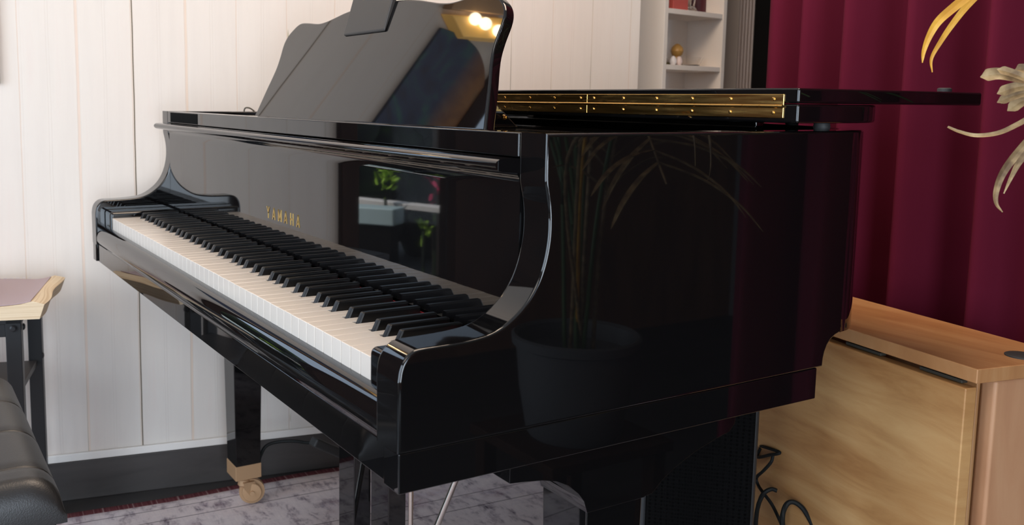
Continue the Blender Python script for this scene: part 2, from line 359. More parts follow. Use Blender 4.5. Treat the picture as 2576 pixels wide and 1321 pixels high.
def arm(x0, x1, end):
    poly = list(arc)+end; n = len(poly); ye = end[0][0]; rr = .0032; bm = BM()
    ctr = []
    for i, (a, b) in enumerate(poly):                       # inward normal of every profile point
        p, q = Vector(poly[i-1]), Vector(poly[(i+1) % n]); c_ = Vector((a, b))
        t1, t2 = (c_-p).normalized(), (q-c_).normalized(); n1, n2 = Vector((-t1.y, t1.x)), Vector((-t2.y, t2.x))
        nn = (n1+n2).normalized(); k = 1/max(.45, nn.dot(n1))
        ctr.append(nn*k)
    area2 = sum(poly[i-1][0]*poly[i][1]-poly[i][0]*poly[i-1][1] for i in range(n))
    sg = 1 if area2 > 0 else -1
    lev = [(x0+rr*(1-math.sin(t_)), rr*(1-math.cos(t_))) for t_ in [PI/2*k/5 for k in (5,4,3,2,1,0)]]+[(x0+rr+.0006, 0), (x1-rr-.0006, 0)]+[(x1-rr*(1-math.sin(t_)), rr*(1-math.cos(t_))) for t_ in [PI/2*k/5 for k in range(6)]]
    loops = []
    for x, d_ in lev:
        L_ = []
        for (a, b), c_ in zip(poly, ctr):
            v_ = Vector((a, b))+c_*sg*d_
            if abs(a-ye) < 1e-6: v_.x = ye
            L_.append(bm.verts.new((x, v_.x, v_.y)))
        loops.append(L_)
    for A, B in zip(loops, loops[1:]):
        for i in range(n): bm.faces.new([A[i], A[(i+1) % n], B[(i+1) % n], B[i]])
    for L_ in (loops[0], loops[-1]): bm.faces.new([bm.verts.new(v_.co) for v_ in L_])
    return obj('side_arm', bm, G, piano, ang=40)
arm(XI, XO, ogee); arm(BO, BI, [(.605,.963),(.605,.671)])
# curved rim
outer = spline([(1.3277,.605,0),(1.3215,.630,0),(1.300,.665,0),(1.262,.708,0),(1.21,.755,0),(1.13,.80,0),(1.0,.85,0),(.86,.90,0),(.74,.98,0),(.65,1.09,0),(.56,1.20,0),(.45,1.275,0),(.33,1.30,0),(.21,1.285,0),(.11,1.22,0),(.045,1.11,0),(-.02,.95,0),(-.075,.76,0),(BO,.605,0)], 6)
def offset(path, d):
    out = []
    for i, p in enumerate(path):
        tn = (path[min(i+1,len(path)-1)]-path[max(i-1,0)]).normalized(); out.append(p+Vector((-tn.y,tn.x,0))*d)
    return out
inner = offset(outer, .0457)
inner[0] = Vector((XI,.605,0)); inner[-1] = Vector((BI,.605,0))
bm = BM(); rows = []
for p, q in zip(outer, inner):
    rows.append([bm.verts.new((p.x,p.y,.712)), bm.verts.new((p.x,p.y,.9605)), bm.verts.new((p.x*.95+q.x*.05,p.y*.95+q.y*.05,.963)), bm.verts.new((q.x*.95+p.x*.05,q.y*.95+p.y*.05,.963)), bm.verts.new((q.x,q.y,.9605)), bm.verts.new((q.x,q.y,.712))])
for A, B in zip(rows, rows[1:]):
    for k in range(6): bm.faces.new([A[k], A[(k+1)%6], B[(k+1)%6], B[k]])
obj('rim', bm, G, piano, ang=50)
# soundboard closing the case
bm = BM(); vs = [bm.verts.new((p.x,p.y,.87)) for p in inner]+[bm.verts.new((BI,.16,.87)), bm.verts.new((XI,.16,.87))]
f = bm.faces.new(vs); r_ = bmesh.ops.extrude_face_region(bm, geom=[f]); bmesh.ops.translate(bm, vec=(0,0,-.02), verts=[g for g in r_['geom'] if isinstance(g, bmesh.types.BMVert)])
obj('soundboard', bm, M['felt_black'], piano)
# key bed
kb = [(BO+.001,-.0222),(-.0715,-.0222),(-.0715,-.0185),(1.2965,-.0185),(1.2965,-.0222),(XO-.001,-.0222),(XO-.001,.566),(BO+.001,.566)]
obj('key_bed', prism(BM(), kb, 'z', .632, .6711), G, piano, .0014)
# key slip, full convex front
sl = [(.02,.7105),(-.003,.7105),(-.0085,.7098),(-.0135,.7075),(-.0175,.7035),(-.0205,.697),(-.0222,.688),(-.0222,.680),(-.0205,.673),(-.0178,.6715),(.02,.6715)]
bm = BM(); prism(bm, sl, 'x', BI, XI); obj('key_slip', bm, G, piano, ang=60)
for x0, x1 in ((1.2275, XI), (BI, -.0025)):
    obj('cheek_block', bx(x0, x1, -.0035, .1395, .704, .7475), G, piano, .007, 5)
obj('key_bottom', bx(BI, XI, .0, .14, .70, .7095), M['felt_black'], piano)
# keys
W = .02356
def bc(o, k): return (2+7*(o-1))*W+{'C': W-.003, 'D': 2*W+.003, 'F': 4*W-.004, 'G': 5*W, 'A': 6*W+.004}[k]
blacks = [bc(0,'A')]+[bc(o,k) for o in range(1,8) for k in 'CDFGA']
YB, YE, gp = .0500, .1385, .0005
for i in range(52):
    x0, x1 = i*W+gp, (i+1)*W-gp
    lx, rx = x0, x1
    for b in blacks:
        if abs(b-i*W) < .006: lx = b+.0062
        if abs(b-(i+1)*W) < .006: rx = b-.0062
    poly = [(x0,0),(x1,0),(x1,YB-.001)]+([(rx,YB-.001)] if rx < x1 else [])+[(rx,YE),(lx,YE)]+([(lx,YB-.001)] if lx > x0 else [])+[(x0,YB-.001)]
    seen = []
    for p in poly:
        if p not in seen: seen.append(p)
    dz = random.uniform(-.0002,.0002)
    obj('white_key', prism(BM(), seen, 'z', .7096, KZ+dz), M['white_key'], piano, .0010, 2)
for b in blacks:
    h, d = .0058, .0047; z0, z1 = .728, KZ+.0118
    bm = BM()
    P = [(b-h,YB,z0),(b+h,YB,z0),(b+h,YE-.003,z0),(b-h,YE-.003,z0),(b-d,YB+.0088,z1),(b+d,YB+.0088,z1),(b+d,YE-.003,z1),(b-d,YE-.003,z1)]
    v_ = [bm.verts.new(p) for p in P]
    for f in ((0,3,2,1),(4,5,6,7),(0,1,5,4),(1,2,6,5),(2,3,7,6),(3,0,4,7)): bm.faces.new([v_[i] for i in f])
    obj('black_key', bm, M['black_key'], piano, .0021, 4)
obj('name_board_felt', bx(BI, XI, .1375, .1395, .7355, .7385), M['red_felt'], piano)
# fallboard: upright polished board, rolling forward into a lip
fb = [(.141,.7415),(.141,.7425),(.141,.9035),(.141,.905),(.1405,.912),(.139,.9175),(.137,.9195),(.130,.9200),(.119,.9245),(.1125,.9262),(.1085,.9287),(.107,.9315),(.1085,.9345),(.1125,.9365),(.138,.9370),(.160,.9370),(.160,.936),(.160,.7425),(.160,.7415)]
bm = BM(); prism(bm, [p for p in fb if p[0] > .135] , 'x', BI+.001, XI-.001)
fall = obj('fallboard', bm, G, piano, ang=60)
lip = [(.139,.9215),(.131,.9222),(.119,.9232),(.1125,.9245),(.1085,.9275),(.1072,.9305),(.1085,.9338),(.1125,.9362),(.119,.9370),(.139,.9370)]
lip = [lip[0]]+[(p.x,p.y) for p in spline([(a,b,0) for a,b in lip[1:-1]], 5)]+[lip[-1]]
bm = BM(); prism(bm, lip, 'x', BI-.001, XI+.003)
bmesh.ops.split_edges(bm, edges=[e for f in bm.faces if len(f.verts) > 4 for e in f.edges])
obj('lip_moulding', bm, G, fall, ang=50)
# gold lettering, spelled with bars
def stroke(bm, a, b, wd, ox, sz, y=.1407):
    ax, az = a; bx_, bz = b; d = Vector((bx_-ax, bz-az)); n_ = Vector((-d.y, d.x)).normalized()*wd/2
    pts = [(ax+n_.x,az+n_.y),(bx_+n_.x,bz+n_.y),(bx_-n_.x,bz-n_.y),(ax-n_.x,az-n_.y)]
    prism(bm, [(ox+p[0]*sz, .7930+p[1]*sz) for p in pts], 'y', y-.0003, y+.0002)
GL = {'Y': [((-.3,1),(0,.45)),((.3,1),(0,.45)),((0,.5),(0,0))], 'A': [((-.3,0),(0,1)),((.3,0),(0,1)),((-.2,.28),(.2,.28))],
      'M': [((-.33,0),(-.33,1)),((.33,0),(.33,1)),((-.31,1),(0,.15)),((.31,1),(0,.15))], 'H': [((-.28,0),(-.28,1)),((.28,0),(.28,1)),((-.28,.5),(.28,.5))]}
bm = BM()
for i, ch in enumerate('YAMAHA'):
    for a, b in GL[ch]: stroke(bm, (a[0]*.95, a[1]), (b[0]*.95, b[1]), .15, .5575+.006+i*.0262, .0195)
tag(obj('lettering', bm, M['gold'], fall), 'gold capital lettering')
# front rail above the fallboard and desk shelf
obj('front_rail', bx(BI, XI-.001, .138, .162, .9375, .9625), G, piano, .0016)
tag(obj('rail_dark_strip', bx(-.031, .172, .1372, .1385, .9395, .9605), M['felt_black'], piano), 'matt black strip on the left end of the rail')  # thin matt black strip laid on the rail
obj('desk_shelf', bx(BI, XI, .162, .44, .940, .9575), G, piano, .002)
obj('shelf_rail', bx(XI-.045, XI-.022, .17, .46, .9575, .9605), G, piano, .001)
# music desk, leaning back
KD = .35; half = [(.181,.955),(.200,1.008),(.2165,1.05),(.219,1.075),(.2165,1.098),(.219,1.112),(.228,1.124),(.2445,1.1345),(.262,1.1425),(.281,1.1455),(.315,1.1435),(.367,1.139),(.405,1.141),(.44,1.146),(.48,1.152),(.527,1.156),(.57,1.158),(.6125,1.159)]
sp = spline([(a,b,0) for a, b in half], 4); prof = [(p.x,p.y) for p in sp]+[(1.225-p.x,p.y) for p in reversed(sp[:-1])]
def dp(x, z, off=0): return Vector((x, .257+KD*(z-.96), z))+Vector((0,-1,KD)).normalized()*off
bm = BM(); A = [bm.verts.new(dp(x,z,0)) for x, z in prof]; B = [bm.verts.new(dp(x,z,-.017)) for x, z in prof]; n = len(A)
bm.faces.new(A); bm.faces.new(B[::-1])
for i in range(n): bm.faces.new([A[i],B[i],B[(i+1)%n],A[(i+1)%n]])
desk = obj('music_desk', bm, G, piano, .0035, 4, 50)
for x in (.25, .985):
    bm = BM(); prism(bm, [(.2705,.9575),(.2850,1.0),(.295,1.0),(.345,.9575)], 'x', x-.01, x+.01); pr_ = obj('desk_prop', bm, G, desk, .0015)
bm = BM(); lathe(bm, [(.0001,.004),(.003,.003),(.004,0)], (0,0,0), 12, Matrix.Translation((1.005,.312,.972)) @ Matrix.Rotation(PI/2,4,'Y')); tag(obj('prop_screw', bm, M['brass'], desk), 'brass screw')
# lid and folded front flap
YF = .487
lo = [(1.339,YF),(1.339,.60)]
lp = offset([p.copy() for p in outer], -.012)
lo += [(p.x,p.y) for p in lp[2:-2]]+[(-.115,.60),(-.115,YF)]
lid = obj('lid', prism(BM(), lo, 'z', .9725, .9945), G, piano, .003)
flap = obj('front_flap', bx(-.115, 1.339, YF, .857, .9952, 1.0128), G, lid, .003)
BRX = [.70,.76,.83,.893,.956,.986,1.049,1.114,1.178,1.241,1.305]
for x0, x1 in ((-.09,.9706),(.9714,1.3195)):
    for z0, z1 in ((.9923,1.0058),(.9778,.9908)):
        obj('hinge_plate', bx(x0, x1, YF-.0016, YF+.001, z0, z1), M['brass'], lid, .0008, 2)
bm = BM()
x = -.09
while x < 1.318:
    x2 = min(x+.0255, 1.3195); tube(bm, [(x,YF-.0022,.9916),(x2-.0004,YF-.0022,.9916)], .0021, 12); x = x2
obj('hinge_barrel', bm, M['brass'], lid)
for xs in BRX:
    for z in (1.0, .9842):
        bm = BM(); lathe(bm, [(.0023,0),(.0022,.0007),(.0013,.0014),(.0002,.0015)], (0,0,0), 12, Matrix.Translation((xs,YF-.0016,z)) @ Matrix.Rotation(PI/2,4,'X')); obj('hinge_screw', bm, M['brass'], lid)
for p in ((1.30,.835,1.0127),(.1,.835,1.0127)):
    bm = BM(); lathe(bm, [(.009,0),(.009,.005),(.007,.0062)], p, 20); obj('bumper', bm, M['rubber'], flap)
for p in ((1.303,.578,.963),(1.1,.78,.963)):
    bm = BM(); lathe(bm, [(.009,0),(.010,.004),(.009,.0096)], p, 20); obj('bumper', bm, M['rubber'], lid)
obj('gap_blocker', bx(.30, 1.16, .63, .645, .950, .9705), G, piano, .002)  # added bar, hides the bright background showing through the gap under the lid
# legs
def leg(x0, x1, y0, y1, taper, ztop):
    bm = BM(); zb = .112
    a = [(x0,y0),(x1,y0),(x1,y1),(x0,y1)]; cx, cy = (x0+x1)/2, (y0+y1)/2
    b = [(cx+(p[0]-cx)*taper, cy+(p[1]-cy)*taper) for p in a]
    T = [bm.verts.new((*p,ztop)) for p in a]; B = [bm.verts.new((*p,zb)) for p in b]
    bm.faces.new(T); bm.faces.new(B[::-1])
    for i in range(4): bm.faces.new([B[i],B[(i+1)%4],T[(i+1)%4],T[i]])
    L = obj('leg', bm, G, piano, .002)
    hx, hy = (x1-x0)/2*taper, (y1-y0)/2*taper
    cap = obj('leg_cap', bx(cx-hx-.0015, cx+hx+.0015, cy-hy-.0015, cy+hy+.0015, .078, .114), M['brass_satin'], L, .0015)
    cap['label'] = 'brass cap'
    bm = BM(); lathe(bm, [(.012,.05),(.016,.055),(.014,.066),(.02,.079)], (cx,cy,0), 20)
    mt = Matrix.Translation((cx+.004,cy+.018,.0358)) @ Matrix.Rotation(PI/2,4,'Y') @ Matrix.Rotation(.3,4,'X')
    for s in (-1,1): lathe(bm, [(.010,-.002),(.022,-.001),(.024,.002),(.022,.004),(.008,.005)], (0,0,s*.013), 24, mt)
    lathe(bm, [(.031,-.007),(.031,.007)], (0,0,0), 28, mt)
    lathe(bm, [(.006,-.022),(.006,.022)], (0,0,0), 12, mt)
    prism(bm, [(cy-.008,.064),(cy+.02,.064),(cy+.034,.034),(cy+.012,.024),(cy-.004,.045)], 'x', cx-.012, cx+.02)
    c_ = obj('caster', bm, M['brass_satin'], L); c_['label'] = 'brass caster wheel'
    return L
leg(-.101, -.019, .268, .345, .80, .633)
L2 = leg(1.234, 1.3135, .215, .297, .82, .633)
br = [(.112,.633),(.112,.611),(.131,.609),(.153,.606),(.172,.601),(.188,.593),(.202,.581),(.210,.571),(.2146,.558),(.2146,.5572),(.2975,.5572),(.2975,.558),(.308,.559),(.322,.571),(.343,.583),(.374,.596),(.406,.605),(.428,.610),(.437,.618),(.439,.633)]
bk = obj('leg_bracket', prism(BM(), br, 'x', 1.2335, 1.3148), G, L2, .0012)
leg(.27, .35, 1.08, 1.16, .82, .70)
bm = BM(); box(bm, .2, .42, .5, 1.2, .69, .713); box(bm, .75, .83, .55, .88, .69, .713); obj('back_frame', bm, M['satin'], piano)
# pedal lyre
lyre = obj('pedal_lyre', bx(.44, .785, .27, .36, .055, .115), G, piano, .003)
obj('lyre_head', bx(.47, .785, .285, .345, .61, .633), G, lyre, .003)
for x in (.549, .682):
    obj('lyre_post', bx(x-.033, x+.033, .294, .328, .11, .615), G, lyre, .002)
obj('lyre_rod', tube(BM(), [(.776,.303,.115),(.776,.303,.631)], .0042, 14), M['steel'], lyre)
obj('lyre_brace', tube(BM(), [(.70,.34,.12),(.808,.50,.64)], .0055, 14), M['steel'], lyre)
for x in (.53,.6125,.695):
    bm = BM(); box(bm, x-.013, x+.013, .20, .30, .062, .070); obj('pedal', bm, M['brass_satin'], lyre, .003)

# clip-on phone holder over the desk top
bm = BM()
z0, z1 = 1.105, 1.186
prism(bm, [(.3075,z0),(.3045,z0+.004),(.3275,z1),(.345,z1+.006),(.36,z1+.002),(.352,1.166),(.3305,1.163)], 'x', .512, .668)
clip = tag(obj('clip_holder', bm, mat('graphite_plastic', (.035,.032,.030), .42), bevel=.0022, seg=3), 'dark graphite clip-on plate hooked over the top edge of the music desk', 'clip')

# small cable loop lying behind the desk
bm = BM(); tube(bm, spline([at(650,289,2.33), at(640,280,2.32), at(628,272,2.31), at(617,272,2.31), at(614,283,2.32), at(617,292,2.33)], 6), .0018, 8)
tag(obj('wire_loop', bm, mat('olive_wire', (.08,.07,.05), .5)), 'small dark wire loop at the left foot of the music desk', 'wire')

# ------------------------------------------------------------------ rug
rm = mat('distressed_rug', (.4,.37,.37), .95, spec=.1); t = NT(rm); v = t.coord()
n1 = t.noise(t.coord((1,1.7,1)), 17, 8, .68, .25); n2 = t.noise(t.coord((1.2,1,1)), 4.5, 4, .6); n3 = t.noise(t.coord((2,55,1)), 5, 3, .6); n5 = t.noise(t.coord((55,2,1)), 5, 3, .6); n4 = t.noise(t.coord(), 34, 6, .75)
c = t.ramp(n1, [(.32,(.15,.12,.15)),(.41,(.44,.37,.40)),(.49,(.72,.63,.64)),(.75,(.84,.75,.74))])
c = t.mix(t.ramp(n2, [(.54,(0,0,0)),(.66,(.6,.6,.6))]), c, t.ramp(n4, [(.42,(.20,.07,.11)),(.53,(.50,.38,.47)),(.7,(.27,.28,.42))]))
c = t.mix(t.ramp(n3, [(.50,(0,0,0)),(.64,(.55,.55,.55))]), c, (.66,.59,.60))
c = t.mix(t.ramp(n5, [(.52,(0,0,0)),(.66,(.45,.45,.45))]), c, (.62,.56,.58))
sep = t.n('ShaderNodeSeparateXYZ'); t.l(v, sep.inputs[0])
def band(x, wd, inv_=False):
    a = t.n('ShaderNodeMath', operation='SUBTRACT'); t.l(sep.outputs[0], a.inputs[0]); a.inputs[1].default_value = x
    b = t.n('ShaderNodeMath', operation='ABSOLUTE'); t.l(a.outputs[0], b.inputs[0])
    c_ = t.n('ShaderNodeMath', operation='LESS_THAN'); t.l(b.outputs[0], c_.inputs[0]); c_.inputs[1].default_value = wd; return c_.outputs[0]
for x in (.062, .128, .30, .37, .62): c = t.mix(band(x, .0012), c, (.08,.06,.07))
st = t.ramp(t.noise(t.coord((2,70,1)), 2, 3), [(.42,(.17,.045,.06)),(.58,(.25,.09,.10)),(.66,(.48,.36,.36))])
c = t.mix(band(.011, .0145), c, st)
t.l(c, t.b.inputs['Base Color']); t.bump(n1, .3, .004)
bm = BM(); nx, ny = 40, 60
def rx(i, j):
    y = -1.4+j/ny*3.0; x0_ = max(0, -.080+.1175*y+.006) if y > .4 else 0
    return x0_+i/nx*(1.75-x0_)
g = [[bm.verts.new((rx(i,j), -1.4+j/ny*3.0, .0045+(.006*math.sin(j*.55+i*.2) if i < 2 else 0)*.4)) for j in range(ny+1)] for i in range(nx+1)]
for i in range(nx):
    for j in range(ny): bm.faces.new([g[i][j],g[i+1][j],g[i+1][j+1],g[i][j+1]])
rug = obj('area_rug', bm, rm); rug.location = (-.197, .0, 0); rug.rotation_euler = (0,0,-math.radians(4)); so = rug.modifiers.new('s','SOLIDIFY'); so.thickness = .0035; so.offset = -1
tag(rug, 'faded grey and burgundy patterned rug under the piano', 'rug')

# ------------------------------------------------------------------ stool
lm_ = mat('black_leather', (.013,.012,.012), .40, spec=.55); t = NT(lm_); vo = t.n('ShaderNodeTexVoronoi'); vo.inputs['Scale'].default_value = 520; t.l(t.coord(), vo.inputs['Vector']); t.bump(vo.outputs['Distance'], .16, .0006)
stool = thing('piano_bench', 'tufted black leather piano bench in front of the keyboard', 'bench', (.56, -.42, 0))
SX0, SX1, SY0, SY1, SZ = .235, .803, -.60, -.231, .499
bm = BM(); NX, NY = 320, 60
def sh(u):                                   # rounded shoulder
    a = min(u,1-u); return a
grid = []
seams = [.145,.288,.431,.574,.717,.86]
for i in range(NX+1):
    row = []
    for j in range(NY+1):
        u, v2 = i/NX, j/NY; x, y = SX0+(SX1-SX0)*u, SY0+(SY1-SY0)*v2
        ex, ey = min(x-SX0, SX1-x), min(y-SY0, SY1-y)
        R_ = .05; fx = 1-max(0,1-ex/.028)**2; fy = 1-max(0,1-ey/R_)**2.2
        z = SZ-.052+.052*math.sqrt(max(0,fx))*math.sqrt(max(0,fy))
        for k in range(4):
            z -= (.0012+.0028*min(1,ey/.05))*math.exp(-((x-(.262+.157*k))/.0018)**2)*min(1,ey/.006)+.0022*math.exp(-((x-(.262+.157*k))/.012)**2)*min(1,ey/.03)
        for ty in (-.36, -.49):
            z -= .0012*math.exp(-((y-ty)/.006)**2)*min(1,ex/.012)
            for k in range(4): z -= .013*math.exp(-(((x-(.262+.157*k))**2+(y-ty)**2)/.026**2))
        row.append(bm.verts.new((x,y,z)))
    grid.append(row)
for i in range(NX):
    for j in range(NY): bm.faces.new([grid[i][j],grid[i+1][j],grid[i+1][j+1],grid[i][j+1]])
edge = [grid[i][0] for i in range(NX+1)]+[grid[NX][j] for j in range(1,NY+1)]+[grid[i][NY] for i in range(NX-1,-1,-1)]+[grid[0][j] for j in range(NY-1,0,-1)]
low = [bm.verts.new((v_.co.x+(0.0 if False else 0), v_.co.y, .437)) for v_ in edge]
for k in range(len(edge)): bm.faces.new([edge[k], edge[(k+1)%len(edge)], low[(k+1)%len(edge)], low[k]])
bm.faces.new(low)
obj('cushion', bm, lm_, stool, ang=70)
obj('seat_frame', bx(SX0+.012, SX1-.012, SY0+.012, SY1-.012, .37, .437), M['satin'], stool, .002)
for x in (SX0+.02, SX1-.065):
    for y in (SY0+.02, SY1-.065): obj('leg', bx(x, x+.045, y, y+.045, .0055, .37), M['satin'], stool, .002)

# ------------------------------------------------------------------ side table with book and wallet
a_ = WA
TM = Matrix.Translation((.03,-.192,0)) @ Matrix.Rotation(math.radians(-16), 4, 'Z')     # local -X to the wall, -Y away
tb = thing('side_table', 'black metal side table against the plank wall', 'side table', (-.1,-.4,0))
dm = M['dark_metal']
for (x, y) in ((0,0),(-.255,0),(0,-.21),(-.255,-.21)): obj('leg', box(BM(), x-.024, x, y-.03, y, .0058, .545, TM), dm, tb, .0015)
obj('table_top', box(BM(), -.255, 0, -.24, 0, .531, .545, TM), dm, tb, .0015)
obj('top_rail', box(BM(), -.012, -.002, -.21, -.03, .505, .535, TM), dm, tb, .001)
obj('shelf', box(BM(), -.252, -.004, -.225, -.012, .372, .386, TM), mat('grey_shelf', (.035,.032,.033), .45), tb, .001)
for (x, y, ax) in ((.002,-.014,'x'),(-.012,.002,'y'),(-.24,.002,'z')):
    bm = BM(); mt = TM @ Matrix.Translation((x,y,.523 if ax != 'z' else .40)) @ (Matrix.Rotation(PI/2,4,'Y') if ax == 'x' else Matrix.Rotation(-PI/2,4,'X'))
    lathe(bm, [(.007,0),(.007,.002),(.004,.004)], (0,0,0), 16, mt); obj('bolt', bm, dm, tb)
bk_ = thing('photo_album', 'thick book with curling cream pages lying on the black side table', 'book', (-.1,-.4,.546))
pgm = mat('book_pages', (.72,.55,.33), .8); t = NT(pgm); t.l(t.ramp(t.noise(t.coord((1.2,1.2,330)), 3, 2), [(.35,(.56,.42,.27)),(.6,(.70,.57,.40))]), t.b.inputs['Base Color'])
bm = BM(); nx, ny = 24, 24
def pagez(u, v2, k): return .546+k*.027+(.010*math.exp(-((1-v2)/.10)**2)+.002*math.sin(v2*9+u*3)-.008*(v2>.99))*k
vsA = []
for k in (0,1):
    gg = [[bm.verts.new(TM @ Vector((.026-.30*i/nx, -.24+.280*j/ny+.004*math.sin(i*.35)*(j/ny)**6+(.01*k if j == ny else 0), pagez(i/nx, j/ny, k)))) for j in range(ny+1)] for i in range(nx+1)]
    vsA.append(gg)
    for i in range(nx):
        for j in range(ny): bm.faces.new([gg[i][j],gg[i+1][j],gg[i+1][j+1],gg[i][j+1]])
A, B = vsA
for i in range(nx): bm.faces.new([A[i][0],A[i+1][0],B[i+1][0],B[i][0]]); bm.faces.new([A[i][ny],A[i+1][ny],B[i+1][ny],B[i][ny]])
for j in range(ny): bm.faces.new([A[0][j],A[0][j+1],B[0][j+1],B[0][j]]); bm.faces.new([A[nx][j],A[nx][j+1],B[nx][j+1],B[nx][j]])
obj('pages', bm, pgm, bk_, ang=40)
cvm = mat('mauve_cover', (.36,.27,.29), .5)
bm = BM(); lay = []
for k in (0,1):
    gg = [[bm.verts.new(TM @ Vector((.022-.285*i/nx, -.24+.264*j/ny, pagez(i/nx, j/ny*.93, 1)+.0012+.0016*k))) for j in range(ny+1)] for i in range(nx+1)]; lay.append(gg)
    for i in range(nx):
        for j in range(ny): bm.faces.new([gg[i][j],gg[i+1][j],gg[i+1][j+1],gg[i][j+1]])
A, B = lay
for i in range(nx): bm.faces.new([A[i][0],A[i+1][0],B[i+1][0],B[i][0]]); bm.faces.new([A[i][ny],A[i+1][ny],B[i+1][ny],B[i][ny]])
for j in range(ny): bm.faces.new([A[0][j],A[0][j+1],B[0][j+1],B[0][j]]); bm.faces.new([A[nx][j],A[nx][j+1],B[nx][j+1],B[nx][j]])
tag(obj('cover', bm, cvm, bk_), 'mauve cover')
bm = BM()
for j in range(17):
    y = -.235+j*.0132; box(bm, -.2605, -.2585, y, y+.007, .5785, .5800, TM)
tag(obj('stitching', bm, mat('white_thread', (.6,.55,.55), .8), bk_), 'white stitching along the cover edge')
bm = BM(); box(bm, -.195, .004, -.225, -.088, .5825, .603, TM)
wal = tag(obj('wallet', bm, mat('dark_plum_leather', (.006,.0035,.005), .6), bevel=.005), 'dark folded wallet lying on the mauve book', 'wallet')

# ------------------------------------------------------------------ picture and lamp on the plank wall
pm_ = mat('painted_board', (.1,.1,.2), .35); t = NT(pm_)
nA = t.noise(t.coord(), 5, 6, .6, 1.5); nB = t.noise(t.coord(), 60, 2)
sep = t.n('ShaderNodeSeparateXYZ'); t.l(t.coord(), sep.inputs[0])
mr = t.n('ShaderNodeMapRange'); t.l(sep.outputs[1], mr.inputs[0]); mr.inputs[1].default_value = -.56; mr.inputs[2].default_value = -.30
warm = t.ramp(nA, [(.35,(.16,.05,.01)),(.55,(.34,.14,.03)),(.7,(.09,.10,.04))]); cool = t.ramp(nA, [(.35,(.005,.006,.03)),(.52,(.01,.03,.09)),(.66,(.02,.12,.10))])
cc = t.mix(t.ramp(mr.outputs[0], [(.25,(0,0,0)),(.55,(1,1,1))]), warm, cool)
cc = t.mix(t.ramp(nB, [(.80,(0,0,0)),(.84,(.5,.5,.5))]), cc, (.6,.6,.5)); t.l(cc, t.b.inputs['Base Color'])
sh_ = [(-.28,1.02),(-.28,1.62)]+[(p.x,p.y) for p in spline([(-.36,1.66,0),(-.44,1.665,0),(-.51,1.63,0),(-.552,1.555,0),(-.548,1.47,0),(-.52,1.36,0),(-.50,1.22,0),(-.47,1.08,0),(-.40,1.02,0)], 5)]
bm = BM(); prism(bm, sh_, 'x', -.012, .002)
o = obj('painted_board', bm, pm_, bevel=.002); o.location = WL; o.rotation_euler = (0,0,WA); tag(o, 'painted board in dark blue and orange hanging on the plank wall', 'painting')
lamp = thing('wall_lamp', 'brass wall lamp with glowing bulbs above the painted board', 'wall lamp', tuple(wl(0,-.36,1.68)), rotz=WA)
lampm = mat('amber_glass', (.9,.55,.15), .3, Emission_Color=(1,.55,.14,1), Emission_Strength=1.1)
bm = BM()
def wv(x, s, z): return LM @ Vector((x, s, z))
tr_ = [(-.345,1.63),(-.475,1.73),(-.44,1.80),(-.255,1.65)]
A = [bm.verts.new(wv(-.011, *p)) for p in tr_]; B = [bm.verts.new(wv(.022, -.36+(p[0]+.36)*.85, 1.73+(p[1]-1.73)*.85)) for p in tr_]
bm.faces.new(A); bm.faces.new(B[::-1])
for i in range(4): bm.faces.new([A[i],A[(i+1)%4],B[(i+1)%4],B[i]])
obj('lamp_shade', bm, lampm, lamp, .003)['label'] = 'glowing amber glass'
bm = BM(); prism(bm, [(-.25,1.665),(-.44,1.81),(-.43,1.87),(-.30,1.84),(-.24,1.72)], 'x', -.012, .03, LM); obj('lamp_cover', bm, M['brass_satin'], lamp, .004)
blm = mat('bulb', (1,.9,.7), .3, Emission_Color=(1,.85,.55,1), Emission_Strength=17)
for (s, z) in ((-.335,1.705),(-.43,1.742),(-.375,1.722)):
    bm = BM(); bmesh.ops.create_uvsphere(bm, u_segments=16, v_segments=10, radius=.019, matrix=Matrix.Translation(wv(.036,s,z))); obj('bulb', bm, blm, lamp)['label'] = 'lit bulb'

# ------------------------------------------------------------------ white shelf unit in the alcove
UO = Vector((-.13,1.712,0)); fdir = Vector((-.14,.99,0)).normalized(); sdir = Vector((-.99,-.14,0)).normalized()
UM = Matrix(((sdir.x,fdir.x,0,UO.x),(sdir.y,fdir.y,0,UO.y),(0,0,1,0),(0,0,0,1)))    # x = depth, y = along the front
UWd = .33
unit = thing('shelf_unit', 'tall narrow white open shelf unit beyond the piano', 'shelf unit', tuple(UO))
lamm = M['laminate']
obj('side_panel', box(BM(), 0, .15, 0, .018, 0, 2.1, UM), lamm, unit, .001)
obj('side_panel', box(BM(), 0, .15, UWd-.018, UWd, 0, 2.1, UM), lamm, unit, .001)
obj('back_panel', box(BM(), .143, .15, .018, UWd-.018, 0, 2.1, UM), lamm, unit)
zs = [.08, .34, .58, .835, 1.105, 1.292, 1.56, 1.83, 2.08]
def u_px(px, py):   # height on the unit's front plane
    inv_ = UM.inverted(); a = inv_ @ CAM; b = inv_ @ at(px, py, 1); k = -a.x/(b.x-a.x); return (a+(b-a)*k)
zA = u_px(1720,164).z; zB = u_px(1730,25).z
zs[4] = zA; zs[5] = zB
for z in zs: obj('shelf', box(BM(), .003, .143, .018, UWd-.018, z-.016, z, UM), lamm, unit, .001)
def upt(px, py, d=.05):
    inv_ = UM.inverted(); a = inv_ @ CAM; b = inv_ @ at(px, py, 1); k = (d-a.x)/(b.x-a.x); return a+(b-a)*k
q = upt(1700,158,.06)
